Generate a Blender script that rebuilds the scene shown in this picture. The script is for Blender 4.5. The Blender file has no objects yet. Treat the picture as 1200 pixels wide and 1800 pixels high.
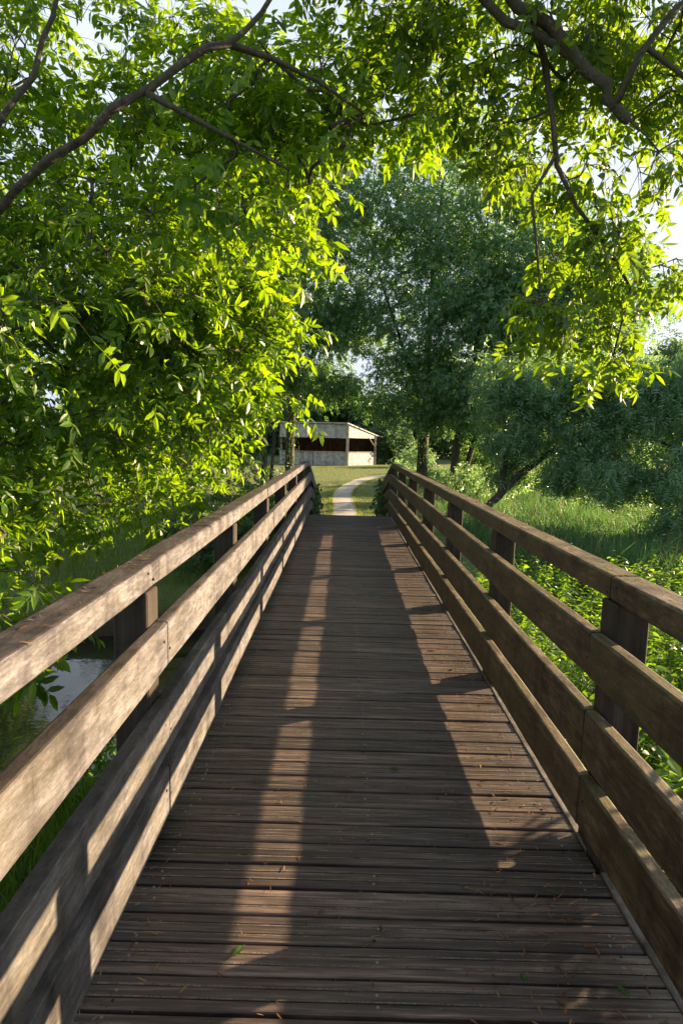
import bpy, math, random
import numpy as np
from mathutils import Vector, Matrix

rnd = random.Random(7)
RNG = np.random.default_rng(11)
SC = bpy.context.scene
COL = SC.collection
R = math.radians

# ------------------------------------------------------------------ camera
cam_d = bpy.data.cameras.new('camera')
cam_d.sensor_fit = 'VERTICAL'; cam_d.sensor_height = 36.0; cam_d.sensor_width = 24.0
cam_d.lens = 20.62; cam_d.clip_start = 0.05; cam_d.clip_end = 3000
cam = bpy.data.objects.new('camera', cam_d); COL.objects.link(cam)
EYE = Vector((0, 0, 1.70))
_pi, _ya, _ro = R(7.1555), R(0.0545), R(1.5068)
f0 = Vector((-math.sin(_ya)*math.cos(_pi), math.cos(_ya)*math.cos(_pi), -math.sin(_pi)))
r0 = Vector((math.cos(_ya), math.sin(_ya), 0)); u0 = r0.cross(f0)
rr = r0*math.cos(_ro) + u0*math.sin(_ro); uu = -r0*math.sin(_ro) + u0*math.cos(_ro)
m = Matrix((rr, uu, -f0)).transposed().to_4x4(); m.translation = EYE
cam.matrix_world = m
SC.camera = cam

# ------------------------------------------------------------------ light
SUN_EL, SUN_AZ = R(14.5), R(65.0)          # azimuth clockwise from +Y
world = bpy.data.worlds.new('World'); SC.world = world; world.use_nodes = True
wn = world.node_tree.nodes; wl = world.node_tree.links
sky = wn.new('ShaderNodeTexSky'); sky.sky_type = 'NISHITA'; sky.sun_disc = False
sky.sun_elevation = SUN_EL; sky.sun_rotation = SUN_AZ
sky.air_density = 1.0; sky.dust_density = 4.0; sky.ozone_density = 1.0
# thin bright summer cloud veils most of the blue
_tc = wn.new('ShaderNodeTexCoord'); _cn = wn.new('ShaderNodeTexNoise'); _cn.inputs['Scale'].default_value = 2.2; _cn.inputs['Detail'].default_value = 6
wl.new(_tc.outputs['Generated'], _cn.inputs['Vector'])
_cr = wn.new('ShaderNodeMapRange'); _cr.inputs[1].default_value = .3; _cr.inputs[2].default_value = .65; _cr.inputs[3].default_value = .68; _cr.inputs[4].default_value = .95
wl.new(_cn.outputs[0], _cr.inputs[0])
_mx = wn.new('ShaderNodeMix'); _mx.data_type = 'RGBA'; _mx.inputs[7].default_value = (4.7, 5.2, 6.0, 1)
_sz = wn.new('ShaderNodeSeparateXYZ'); wl.new(_tc.outputs['Generated'], _sz.inputs[0])
_cz = wn.new('ShaderNodeMapRange'); _cz.inputs[1].default_value = .50; _cz.inputs[2].default_value = .88; _cz.inputs[3].default_value = 1.; _cz.inputs[4].default_value = .15   # the veil thins towards the zenith
wl.new(_sz.outputs[2], _cz.inputs[0])
_mu = wn.new('ShaderNodeMath'); _mu.operation = 'MULTIPLY'; wl.new(_cr.outputs[0], _mu.inputs[0]); wl.new(_cz.outputs[0], _mu.inputs[1])
wl.new(_mu.outputs[0], _mx.inputs[0]); wl.new(sky.outputs[0], _mx.inputs[6])
wl.new(_mx.outputs[2], wn['Background'].inputs[0]); wn['Background'].inputs[1].default_value = 0.052
sd = bpy.data.lights.new('sun', 'SUN'); sd.energy = 5.0; sd.angle = R(0.5); sd.color = (1.0, 0.72, 0.44)
sun = bpy.data.objects.new('sun', sd); COL.objects.link(sun)
sv = Vector((math.sin(SUN_AZ)*math.cos(SUN_EL), math.cos(SUN_AZ)*math.cos(SUN_EL), math.sin(SUN_EL)))
sun.rotation_euler = sv.to_track_quat('Z', 'Y').to_euler(); sun.location = sv*60
SC.view_settings.view_transform = 'Standard'; SC.view_settings.look = 'None'
SC.view_settings.gamma = 1; SC.view_settings.exposure = 2.0
SC.cycles.max_bounces = 8; SC.cycles.transmission_bounces = 5; SC.cycles.transparent_max_bounces = 6

# ------------------------------------------------------------------ helpers
def tag(o, label=None, cat=None, group=None, kind=None):
    if label: o['label'] = label
    if cat: o['category'] = cat
    if group: o['group'] = group
    if kind: o['kind'] = kind
    return o

def empty(name, loc=(0, 0, 0)):
    o = bpy.data.objects.new(name, None); COL.objects.link(o); o.location = loc
    o.empty_display_size = 0.2
    return o

def mk(name, V, FS, mats, parent=None, mi=None, smooth=False):
    """V (n,3); FS list of index arrays (k, 3 or 4); mi list of material index arrays/ints per FS"""
    V = np.asarray(V, np.float32)
    me = bpy.data.meshes.new(name)
    me.vertices.add(len(V)); me.vertices.foreach_set('co', V.ravel())
    FS = [np.asarray(f, np.int32) for f in FS]
    nl = sum(f.size for f in FS); nf = sum(len(f) for f in FS)
    me.loops.add(nl); me.polygons.add(nf)
    me.loops.foreach_set('vertex_index', np.concatenate([f.ravel() for f in FS]))
    tot = np.concatenate([np.full(len(f), f.shape[1], np.int32) for f in FS])
    st = np.concatenate([[0], np.cumsum(tot)[:-1]]).astype(np.int32)
    me.polygons.foreach_set('loop_start', st)
    try: me.polygons.foreach_set('loop_total', tot)
    except Exception: pass
    if mi is not None:
        a = np.concatenate([np.broadcast_to(np.asarray(q, np.int32), (len(f),)) for q, f in zip(mi, FS)])
        me.polygons.foreach_set('material_index', np.ascontiguousarray(a))
    me.polygons.foreach_set('use_smooth', np.full(nf, bool(smooth)))
    me.update(calc_edges=True); me.validate()
    for q in (mats if isinstance(mats, (list, tuple)) else [mats]): me.materials.append(q)
    o = bpy.data.objects.new(name, me); COL.objects.link(o)
    if parent is not None:
        o.parent = parent
        o.matrix_parent_inverse = Matrix.Translation(-Vector(parent.location))
    return o

class MB:
    def __init__(s): s.v = []; s.q = []; s.t = []; s.qm = []; s.tm = []; s.n = 0
    def add(s, V, Q=None, T=None, m=0):
        V = np.asarray(V, float).reshape(-1, 3)
        if Q is not None and len(Q): Q = np.asarray(Q, int); s.q.append(Q+s.n); s.qm.append(np.full(len(Q), m))
        if T is not None and len(T): T = np.asarray(T, int); s.t.append(T+s.n); s.tm.append(np.full(len(T), m))
        s.v.append(V); s.n += len(V)
    def box(s, x0, x1, y0, y1, z0, z1, m=0):
        V = [(x, y, z) for z in (z0, z1) for y in (y0, y1) for x in (x0, x1)]
        s.add(V, [(0, 2, 3, 1), (4, 5, 7, 6), (0, 1, 5, 4), (2, 6, 7, 3), (0, 4, 6, 2), (1, 3, 7, 5)], m=m)
    def cbox(s, x0, x1, y0, y1, z0, z1, c=.006, m=0):
        """box with chamfered vertical and horizontal edges (24 verts)"""
        X = (x0, x1); Y = (y0, y1); Z = (z0, z1); V = []; idx = {}
        for i in (0, 1):
            for j in (0, 1):
                for k in (0, 1):
                    for ax in range(3):
                        p = [X[i], Y[j], Z[k]]
                        sg = (1-2*i, 1-2*j, 1-2*k)
                        for b in range(3):
                            if b != ax: p[b] += c*sg[b]
                        idx[i, j, k, ax] = len(V); V.append(p)
        Q = []; T = []
        for ax in range(3):
            b, d = [q for q in range(3) if q != ax]
            for sv_ in (0, 1):
                f = []
                for (u, w) in ((0, 0), (1, 0), (1, 1), (0, 1)):
                    t = [0, 0, 0]; t[ax] = sv_; t[b] = u; t[d] = w
                    f.append(idx[t[0], t[1], t[2], ax])
                if (sv_ == 0) ^ (ax == 1): f = f[::-1]
                Q.append(f)
        for ax in range(3):
            b, d = [q for q in range(3) if q != ax]
            for (u, w) in ((0, 0), (1, 0), (1, 1), (0, 1)):
                t0 = [0, 0, 0]; t0[b] = u; t0[d] = w; t1 = list(t0); t1[ax] = 1
                f = [idx[(*t0, b)], idx[(*t1, b)], idx[(*t1, d)], idx[(*t0, d)]]
                Q.append(f)
        for i in (0, 1):
            for j in (0, 1):
                for k in (0, 1): T.append([idx[i, j, k, a] for a in range(3)])
        s.add(V, Q, T, m)
    def tube(s, P, rad, k=6, m=0, cap=True):
        P = np.asarray(P, float); n = len(P); rad = np.broadcast_to(np.asarray(rad, float), (n,))
        T = np.gradient(P, axis=0); T /= np.linalg.norm(T, axis=1)[:, None]+1e-9
        a = np.array([0, 0, 1.]) if abs(T[0, 2]) < .9 else np.array([1., 0, 0])
        u = np.cross(T[0], a); u /= np.linalg.norm(u); V = []
        ang = np.arange(k)*2*np.pi/k
        for i in range(n):
            u = u-T[i]*(u@T[i]); u /= np.linalg.norm(u)+1e-9; w = np.cross(T[i], u)
            jit = (1+RNG.normal(0, .07, k))[:, None] if rad[i] > .012 else 1.
            V.append(P[i]+rad[i]*jit*(np.cos(ang)[:, None]*u+np.sin(ang)[:, None]*w))
        V = np.concatenate(V)
        i = np.arange(n-1)[:, None]*k; j = np.arange(k)[None]; j2 = (j+1) % k
        Q = np.stack([i+j, i+j2, i+k+j2, i+k+j], -1).reshape(-1, 4)
        T3 = []
        if cap:
            V = np.concatenate([V, P[-1:]+T[-1:]*rad[-1]*.6]); L = (n-1)*k
            T3 = [(L+a_, L+(a_+1) % k, n*k) for a_ in range(k)]
        s.add(V, Q, T3, m)
    def build(s, name, mats, parent=None, smooth=False):
        FS = []; mi = []
        if s.q: FS.append(np.concatenate(s.q)); mi.append(np.concatenate(s.qm))
        if s.t: FS.append(np.concatenate(s.t)); mi.append(np.concatenate(s.tm))
        return mk(name, np.concatenate(s.v), FS, mats, parent, mi, smooth)

# ------------------------------------------------------------------ materials
def new_mat(name):
    mt = bpy.data.materials.new(name); mt.use_nodes = True
    nt = mt.node_tree; b = nt.nodes['Principled BSDF']
    return mt, nt, b
def N(nt, typ, **kw):
    n = nt.nodes.new(typ)
    for k, v in kw.items(): setattr(n, k, v)
    return n
def ramp(nt, stops, src, interp='LINEAR'):
    n = N(nt, 'ShaderNodeValToRGB'); n.color_ramp.interpolation = interp
    e = n.color_ramp.elements
    while len(e) > len(stops): e.remove(e[-1])
    while len(e) < len(stops): e.new(0.5)
    for q, (p, c) in zip(e, stops): q.position = p; q.color = (*c, 1) if len(c) == 3 else c
    nt.links.new(src, n.inputs[0]); return n.outputs[0]
def noise(nt, vec, scale, detail=4, rough=.55, w=None, dist=0.):
    n = N(nt, 'ShaderNodeTexNoise'); n.noise_dimensions = '4D' if w is not None else '3D'
    n.inputs['Scale'].default_value = scale; n.inputs['Detail'].default_value = detail
    n.inputs['Roughness'].default_value = rough; n.inputs['Distortion'].default_value = dist
    nt.links.new(vec, n.inputs['Vector'])
    if w is not None: nt.links.new(w, n.inputs['W'])
    return n.outputs[0]
def mapping(nt, vec, scale):
    n = N(nt, 'ShaderNodeMapping'); n.inputs['Scale'].default_value = scale
    nt.links.new(vec, n.inputs['Vector']); return n.outputs[0]
def mixc(nt, fac, a, b, mode='MIX'):
    n = N(nt, 'ShaderNodeMix', data_type='RGBA', blend_type=mode)
    for i, v in ((0, fac), (6, a), (7, b)):
        if hasattr(v, 'links') or isinstance(v, bpy.types.NodeSocket): nt.links.new(v, n.inputs[i])
        else: n.inputs[i].default_value = v if i == 0 else ((*v, 1) if len(v) == 3 else v)
    return n.outputs[2]
def math_(nt, op, a, b=None, c=None):
    n = N(nt, 'ShaderNodeMath', operation=op)
    for i, v in enumerate((a, b, c)):
        if v is None: continue
        if isinstance(v, bpy.types.NodeSocket): nt.links.new(v, n.inputs[i])
        else: n.inputs[i].default_value = v
    return n.outputs[0]
def bump(nt, b, h, strength, dist=.01, prev=None):
    n = N(nt, 'ShaderNodeBump'); n.inputs['Strength'].default_value = strength
    n.inputs['Distance'].default_value = dist; nt.links.new(h, n.inputs['Height'])
    if prev is not None: nt.links.new(prev, n.inputs['Normal'])
    nt.links.new(n.outputs[0], b.inputs['Normal']); return n.outputs[0]

def wood_mat(name, dark, mid, light, moss, moss_amt, grain=(60, 14, 60), rough=.72, streak=(3, 9, .7), top=.0, topcol=(.5, .42, .36)):
    mt, nt, b = new_mat(name); tc = N(nt, 'ShaderNodeTexCoord').outputs['Object']
    oi = math_(nt, 'MULTIPLY', N(nt, 'ShaderNodeObjectInfo').outputs['Random'], 40.)
    g = noise(nt, mapping(nt, tc, grain), 1., 6, .65, oi, .4)
    g2 = noise(nt, mapping(nt, tc, tuple(q*.28 for q in grain)), 1., 4, .6, oi)
    st = noise(nt, mapping(nt, tc, streak), 1., 5, .6, oi)
    bl = noise(nt, tc, 2.1, 4, .6, oi)
    c = ramp(nt, [(.36, dark), (.5, mid), (.64, light)], math_(nt, 'ADD', math_(nt, 'MULTIPLY', g, .55), math_(nt, 'MULTIPLY', g2, .45)))
    sv_ = ramp(nt, [(.36, (.45, .41, .38)), (.5, (1, 1, 1)), (.66, (1.3, 1.27, 1.22))], st)
    c = mixc(nt, .8, c, sv_, 'MULTIPLY')
    bt = noise(nt, mapping(nt, tc, (5, 2.6, 5)), 1., 5, .65, oi, .6)
    c = mixc(nt, .85, c, ramp(nt, [(.37, (.42, .38, .35)), (.47, (.9, .9, .9)), (.6, (1.05, 1.05, 1.05)), (.68, (1.4, 1.38, 1.32))], bt), 'MULTIPLY')
    mm = ramp(nt, [(.44, (0, 0, 0)), (.66, (1, 1, 1))], math_(nt, 'ADD', math_(nt, 'MULTIPLY', st, .45), math_(nt, 'MULTIPLY', bl, .55)))
    c = mixc(nt, math_(nt, 'MULTIPLY', mm, moss_amt), c, moss)
    sp = noise(nt, tc, 85., 3, .7, oi)
    c = mixc(nt, .8, c, ramp(nt, [(.27, (.55, .5, .45)), (.4, (1, 1, 1)), (.66, (1, 1, 1)), (.74, (1.5, 1.45, 1.35))], sp), 'MULTIPLY')
    fine = noise(nt, mapping(nt, tc, tuple(max(q*4, 60) for q in grain)), 1., 3, .7, oi)
    c = mixc(nt, .7, c, ramp(nt, [(.33, (.6, .58, .56)), (.5, (1, 1, 1)), (.68, (1.35, 1.33, 1.3))], fine), 'MULTIPLY')
    # dirt and leaf dust on the left rails' upper faces; right ones paler and bluer
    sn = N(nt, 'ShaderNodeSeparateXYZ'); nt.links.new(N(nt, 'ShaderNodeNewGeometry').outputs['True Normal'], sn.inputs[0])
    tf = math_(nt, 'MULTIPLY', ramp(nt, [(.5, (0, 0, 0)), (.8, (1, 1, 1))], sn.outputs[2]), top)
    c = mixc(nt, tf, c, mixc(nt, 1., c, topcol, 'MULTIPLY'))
    nt.links.new(c, b.inputs['Base Color']); b.inputs['Roughness'].default_value = rough
    b.inputs['Specular IOR Level'].default_value = .35
    h = math_(nt, 'ADD', math_(nt, 'MULTIPLY', g, 1.), math_(nt, 'MULTIPLY', sp, .5))
    bump(nt, b, h, .55, .004)
    return mt

M = {}
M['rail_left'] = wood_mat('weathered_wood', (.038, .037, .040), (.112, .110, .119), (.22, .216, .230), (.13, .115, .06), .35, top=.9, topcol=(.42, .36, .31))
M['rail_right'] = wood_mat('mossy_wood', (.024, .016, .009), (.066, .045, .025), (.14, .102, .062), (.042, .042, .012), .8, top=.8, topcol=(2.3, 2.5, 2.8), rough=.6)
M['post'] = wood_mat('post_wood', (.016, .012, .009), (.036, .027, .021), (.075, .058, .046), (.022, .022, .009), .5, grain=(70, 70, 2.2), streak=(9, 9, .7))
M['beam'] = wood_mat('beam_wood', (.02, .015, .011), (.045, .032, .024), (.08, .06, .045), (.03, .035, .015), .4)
M['strip'] = wood_mat('edge_wood', (.07, .06, .055), (.15, .135, .125), (.26, .24, .225), (.08, .08, .05), .3)
M['shed_wall'] = wood_mat('shed_boards', (.33, .33, .34), (.49, .49, .505), (.61, .61, .625), (.16, .14, .11), .4, grain=(9, 9, .5), streak=(7, 7, .12))
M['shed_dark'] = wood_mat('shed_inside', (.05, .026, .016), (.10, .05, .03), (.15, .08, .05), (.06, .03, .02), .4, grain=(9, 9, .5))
M['shed_post'] = wood_mat('shed_posts', (.34, .29, .24), (.48, .42, .36), (.58, .52, .45), (.3, .26, .2), .3, grain=(14, 14, .6))

def deck_mat():
    mt, nt, b = new_mat('deck_planks'); tc = N(nt, 'ShaderNodeTexCoord').outputs['Object']
    isl = N(nt, 'ShaderNodeNewGeometry').outputs['Random Per Island']; w = math_(nt, 'MULTIPLY', isl, 60.)
    g = noise(nt, mapping(nt, tc, (3.2, 85, 20)), 1., 7, .68, w, .3)
    g2 = noise(nt, mapping(nt, tc, (1.1, 22, 6)), 1., 4, .6, w)
    bl = noise(nt, tc, 3.3, 5, .65); spk = noise(nt, tc, 120., 3, .75)
    c = ramp(nt, [(.36, (.013, .0112, .0106)), (.5, (.076, .0570, .0490)), (.64, (.24, .178, .150))],
             math_(nt, 'ADD', math_(nt, 'MULTIPLY', g, .6), math_(nt, 'MULTIPLY', g2, .4)))
    c = mixc(nt, .75, c, ramp(nt, [(0., (.62, .6, .6)), (1., (1.35, 1.3, 1.25))], isl), 'MULTIPLY')
    c = mixc(nt, .7, c, ramp(nt, [(.35, (.6, .6, .6)), (.6, (1.15, 1.12, 1.1))], bl), 'MULTIPLY')
    c = mixc(nt, ramp(nt, [(.68, (0, 0, 0)), (.76, (1, 1, 1))], spk), c, (.24, .20, .16))
    sx = N(nt, 'ShaderNodeSeparateXYZ'); nt.links.new(tc, sx.inputs[0])     # the line people walk is scuffed, the sides keep their dirt
    wx = math_(nt, 'ADD', math_(nt, 'ABSOLUTE', math_(nt, 'SUBTRACT', sx.outputs[0], .16)), math_(nt, 'MULTIPLY', math_(nt, 'SUBTRACT', bl, .5), .9))
    c = mixc(nt, .7, c, ramp(nt, [(.1, (1.18, 1.16, 1.15)), (.5, (1, 1, 1)), (.95, (.6, .58, .5))], wx), 'MULTIPLY')
    nt.links.new(c, b.inputs['Base Color'])
    nt.links.new(ramp(nt, [(.3, (.42, .42, .42)), (.7, (.7, .7, .7))], bl), b.inputs['Roughness'])
    bump(nt, b, math_(nt, 'ADD', g, math_(nt, 'MULTIPLY', spk, .4)), .6, .004)
    return mt
M['deck'] = deck_mat()
def grit_mat():
    mt, nt, b = new_mat('grit_strip'); tc = N(nt, 'ShaderNodeTexCoord').outputs['Object']
    a = noise(nt, tc, 260., 2, .8); a2 = noise(nt, mapping(nt, tc, (14, 3, 3)), 1., 4, .7)
    c = ramp(nt, [(.36, (.025, .02, .016)), (.5, (.12, .10, .075)), (.66, (.33, .29, .22))], math_(nt, 'ADD', math_(nt, 'MULTIPLY', a, .6), math_(nt, 'MULTIPLY', a2, .4)))
    nt.links.new(c, b.inputs['Base Color']); b.inputs['Roughness'].default_value = .85
    bump(nt, b, a, 1., .004); return mt
M['grit'] = grit_mat()
def plain(name, col, rough=.6, metal=0., var=.0, scale=30):
    mt, nt, b = new_mat(name)
    if var:
        tc = N(nt, 'ShaderNodeTexCoord').outputs['Object']
        a = noise(nt, tc, scale, 4, .6)
        c = ramp(nt, [(.3, tuple(q*(1-var) for q in col)), (.7, tuple(q*(1+var) for q in col))], a)
        nt.links.new(c, b.inputs['Base Color']); bump(nt, b, a, .4, .01)
    else: b.inputs['Base Color'].default_value = (*col, 1)
    b.inputs['Roughness'].default_value = rough; b.inputs['Metallic'].default_value = metal
    return mt
M['screw'] = plain('screw_steel', (.26, .25, .24), .5, .8)
M['bolt'] = plain('rusty_screw', (.06, .042, .032), .6, .5)
M['hole'] = plain('screw_recess', (.01, .01, .01), .8)

def bark_mat(name, a, bcol, green, gamt, sc=18):
    mt, nt, b = new_mat(name); tc = N(nt, 'ShaderNodeTexCoord').outputs['Object']
    g = noise(nt, mapping(nt, tc, (1, 1, .3)), sc, 6, .7); s2 = noise(nt, tc, 3., 4, .6)
    c = ramp(nt, [(.3, a), (.65, bcol)], g)
    c = mixc(nt, math_(nt, 'MULTIPLY', ramp(nt, [(.45, (0, 0, 0)), (.62, (1, 1, 1))], s2), gamt), c, green)
    li = noise(nt, tc, sc*.45, 5, .7)
    c = mixc(nt, ramp(nt, [(.58, (0, 0, 0)), (.66, (.8, .8, .8))], li), c, tuple(min(.3, q*2.2+.02) for q in bcol))
    nt.links.new(c, b.inputs['Base Color']); b.inputs['Roughness'].default_value = .85
    bump(nt, b, g, 1., .03); return mt
M['bark'] = bark_mat('ash_bark', (.018, .014, .011), (.10, .082, .066), (.06, .075, .028), .5, 26)
M['bark_orange'] = bark_mat('warm_bark', (.09, .055, .03), (.30, .20, .11), (.09, .10, .03), .35)
M['bark_dark'] = bark_mat('dark_bark', (.02, .017, .013), (.075, .06, .048), (.03, .05, .02), .5, 9)

def leaf_mat(name, cols, trans, tmix=.5, gloss=.5, rough=.38):
    """cols: dark, mid, light diffuse tints picked per leaflet; trans: colour of light passing through"""
    mt = bpy.data.materials.new(name); mt.use_nodes = True; nt = mt.node_tree; nt.nodes.clear()
    out = N(nt, 'ShaderNodeOutputMaterial')
    geo = N(nt, 'ShaderNodeNewGeometry'); isl = geo.outputs['Random Per Island']
    tc = N(nt, 'ShaderNodeTexCoord').outputs['Object']
    big = noise(nt, tc, .55, 3, .6)
    v = math_(nt, 'ADD', math_(nt, 'MULTIPLY', isl, .55), math_(nt, 'MULTIPLY', big, .45))
    c = ramp(nt, [(.22, cols[0]), (.48, cols[1]), (.74, cols[2]), (.84, tuple(a_*.5+b_ for a_, b_ in zip(cols[2], (.09, .06, .008))))], v)
    t = mixc(nt, .85, trans, ramp(nt, [(.2, (.55, .62, .5)), (.5, (1, 1, 1)), (.78, (1.3, 1.16, 1.1))], v), 'MULTIPLY')
    pb = N(nt, 'ShaderNodeBsdfPrincipled'); nt.links.new(c, pb.inputs['Base Color'])
    pb.inputs['Roughness'].default_value = rough; pb.inputs['Specular IOR Level'].default_value = gloss
    tr = N(nt, 'ShaderNodeBsdfTranslucent'); nt.links.new(t, tr.inputs['Color'])
    mx = N(nt, 'ShaderNodeMixShader'); mx.inputs[0].default_value = tmix
    nt.links.new(pb.outputs[0], mx.inputs[1]); nt.links.new(tr.outputs[0], mx.inputs[2])
    nt.links.new(mx.outputs[0], out.inputs[0]); return mt
M['leaf_ash'] = leaf_mat('ash_leaf', [(.014, .042, .006), (.036, .096, .010), (.075, .165, .016)], (.33, .56, .006), .48, .45)
M['leaf_over'] = leaf_mat('overhead_leaf', [(.014, .036, .007), (.034, .08, .012), (.065, .14, .018)], (.32, .52, .008), .46, .45)
M['leaf_mid'] = leaf_mat('shade_leaf', [(.022, .064, .036), (.052, .132, .066), (.11, .22, .108)], (.26, .50, .10), .47, .9, .32)
M['leaf_mid2'] = leaf_mat('fresh_leaf', [(.022, .06, .018), (.045, .11, .028), (.08, .16, .04)], (.20, .38, .04), .45, .5)
M['leaf_droop'] = leaf_mat('silvery_leaf', [(.05, .115, .072), (.105, .21, .125), (.21, .35, .235)], (.36, .60, .17), .47, 1., .28)
M['leaf_far'] = leaf_mat('distant_leaf', [(.03, .07, .045), (.055, .115, .065), (.08, .16, .08)], (.16, .30, .07), .4, .4)
M['leaf_ivy'] = leaf_mat('ivy_leaf', [(.012, .045, .012), (.03, .085, .02), (.06, .13, .03)], (.12, .26, .03), .35, .7, .3)
M['leaf_weed'] = leaf_mat('weed_leaf', [(.025, .075, .016), (.05, .13, .022), (.09, .19, .032)], (.30, .54, .02), .48, .5)
M['key'] = leaf_mat('ash_keys', [(.018, .04, .008), (.03, .065, .012), (.05, .09, .018)], (.16, .24, .02), .35, .4)
M['blade_meadow'] = leaf_mat('meadow_blade', [(.018, .062, .026), (.045, .12, .048), (.11, .20, .085)], (.16, .36, .08), .4, .4, .45)
M['blade_bank'] = leaf_mat('bank_blade', [(.03, .08, .012), (.06, .14, .02), (.11, .20, .035)], (.25, .42, .03), .45, .4, .45)
M['blade_lawn'] = leaf_mat('lawn_blade', [(.06, .11, .025), (.11, .165, .036), (.19, .21, .065)], (.34, .42, .05), .4, .3, .5)
M['straw'] = leaf_mat('straw', [(.12, .11, .06), (.22, .19, .11), (.34, .30, .19)], (.3, .26, .14), .35, .3, .6)
M['petal'] = plain('white_petal', (.75, .76, .72), .6)
M['dry'] = leaf_mat('dry_leaf', [(.10, .045, .018), (.20, .095, .04), (.34, .21, .10)], (.3, .15, .05), .3, .3, .6)

def ground_mat():
    mt, nt, b = new_mat('ground'); tc = N(nt, 'ShaderNodeTexCoord').outputs['Object']
    a = noise(nt, tc, .35, 5, .6); f = noise(nt, tc, 26., 5, .7); mid = noise(nt, tc, 3., 4, .6)
    grass = ramp(nt, [(.3, (.045, .08, .02)), (.5, (.11, .15, .038)), (.72, (.22, .22, .075))], math_(nt, 'ADD', math_(nt, 'MULTIPLY', f, .5), math_(nt, 'MULTIPLY', mid, .5)))
    dirt = ramp(nt, [(.3, (.025, .018, .012)), (.7, (.07, .05, .033))], f)
    sx = N(nt, 'ShaderNodeSeparateXYZ'); nt.links.new(tc, sx.inputs[0])
    low = ramp(nt, [(.0, (1, 1, 1)), (1., (0, 0, 0))], math_(nt, 'MULTIPLY', math_(nt, 'ADD', sx.outputs[2], 1.62), 3.2))
    c = mixc(nt, low, grass, dirt)
    nt.links.new(c, b.inputs['Base Color']); b.inputs['Roughness'].default_value = .9
    bump(nt, b, f, .8, .03); return mt
M['ground'] = ground_mat()
def path_mat():
    mt, nt, b = new_mat('gravel'); tc = N(nt, 'ShaderNodeTexCoord').outputs['Object']
    a = noise(nt, tc, 30., 5, .75); s = noise(nt, tc, 1.6, 4, .6)
    c = ramp(nt, [(.3, (.27, .245, .22)), (.5, (.46, .43, .395)), (.7, (.62, .59, .55))], math_(nt, 'ADD', math_(nt, 'MULTIPLY', a, .65), math_(nt, 'MULTIPLY', s, .35)))
    nt.links.new(c, b.inputs['Base Color']); b.inputs['Roughness'].default_value = .95
    bump(nt, b, a, .7, .02); return mt
M['path'] = path_mat()
def water_mat():
    mt, nt, b = new_mat('stream_water'); tc = N(nt, 'ShaderNodeTexCoord').outputs['Object']
    b.inputs['Base Color'].default_value = (.012, .015, .010, 1); b.inputs['Roughness'].default_value = .04
    b.inputs['Specular IOR Level'].default_value = .6
    bump(nt, b, noise(nt, mapping(nt, tc, (1, 1.6, 1)), 5., 3, .5), .12, .02); return mt
M['water'] = water_mat()

# ------------------------------------------------------------------ the ground, the stream and the path
def stream_y(x): return 8.3+0.22*np.asarray(x, float)+0.5*np.sin(np.asarray(x, float)*.35)
def ground_z(x, y):
    x = np.asarray(x, float); y = np.asarray(y, float)
    z = -1.15+0*x
    z = z+np.clip((y-18)/32., 0, 1)*.55+np.clip((y-60)/60, 0, 1)*1.5
    z = z+.10*np.sin(x*.23+1)*np.sin(y*.19)*np.clip((np.abs(x)-2)/5, 0, 1)
    d = np.abs(y-stream_y(x)); w = np.where(x < 0, 2.3, 1.5)
    t = np.clip((w+1.1-d)/1.1, 0, 1); t = t*t*(3-2*t)
    return z-1.15*t
def build_ground():
    xs = np.concatenate([np.linspace(-160, -24, 20)[:-1], np.arange(-24, 24, .4), np.linspace(24, 160, 20)])
    ys = np.concatenate([np.linspace(-40, -6, 8)[:-1], np.arange(-6, 30, .3), np.arange(30, 70, 1.), np.linspace(70, 260, 20)])
    X, Y = np.meshgrid(xs, ys); Z = ground_z(X, Y)
    n, k = X.shape; i = np.arange(n-1)[:, None]*k+np.arange(k-1)[None]
    Q = np.stack([i, i+1, i+k+1, i+k], -1).reshape(-1, 4)
    o = mk('ground', np.stack([X, Y, Z], -1).reshape(-1, 3), [Q], M['ground'], smooth=True)
    tag(o, kind='structure')
    xs = np.linspace(-40, 40, 81); w = np.where(xs < 0, 3.0, 2.2); yc = stream_y(xs)
    V = np.concatenate([np.stack([xs, yc-w, np.full(81, -1.78)], -1), np.stack([xs, yc+w, np.full(81, -1.78)], -1)])
    i = np.arange(80); o = mk('water', V, [np.stack([i, i+1, i+82, i+81], -1)], M['water'])
    tag(o, kind='structure')
    C = np.array([(.18, 16.6), (.18, 19), (.12, 22), (.02, 25.5), (.02, 28.5), (.35, 32), (1.0, 35.5), (2.0, 38.5), (3.4, 41), (5.4, 43.2), (8.5, 45.2), (13, 47)])
    t = np.linspace(0, len(C)-1, 100); c = np.stack([catmull(C[:, 0], t), catmull(C[:, 1], t)], -1)
    d = np.gradient(c, axis=0); d /= np.linalg.norm(d, axis=1)[:, None]; nrm = np.stack([-d[:, 1], d[:, 0]], -1)
    V = []; K = 7
    for j in range(K):
        o_ = (j/(K-1)*2-1); wv = .47+.02*np.sin(t*2.3+o_*5)+.012*np.sin(t*7+o_*3)
        p = c+nrm*(wv*o_)[:, None]; V.append(np.column_stack([p, ground_z(p[:, 0], p[:, 1])+.02+.012*(1-o_*o_)]))
    i = np.arange(99)[:, None]; j = np.arange(K-1)[None]*100
    Q = np.stack([i+j, i+j+1, i+j+101, i+j+100], -1).reshape(-1, 4)
    tag(mk('path', np.concatenate(V), [Q], M['path'], smooth=True), kind='structure')
    return c
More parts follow.
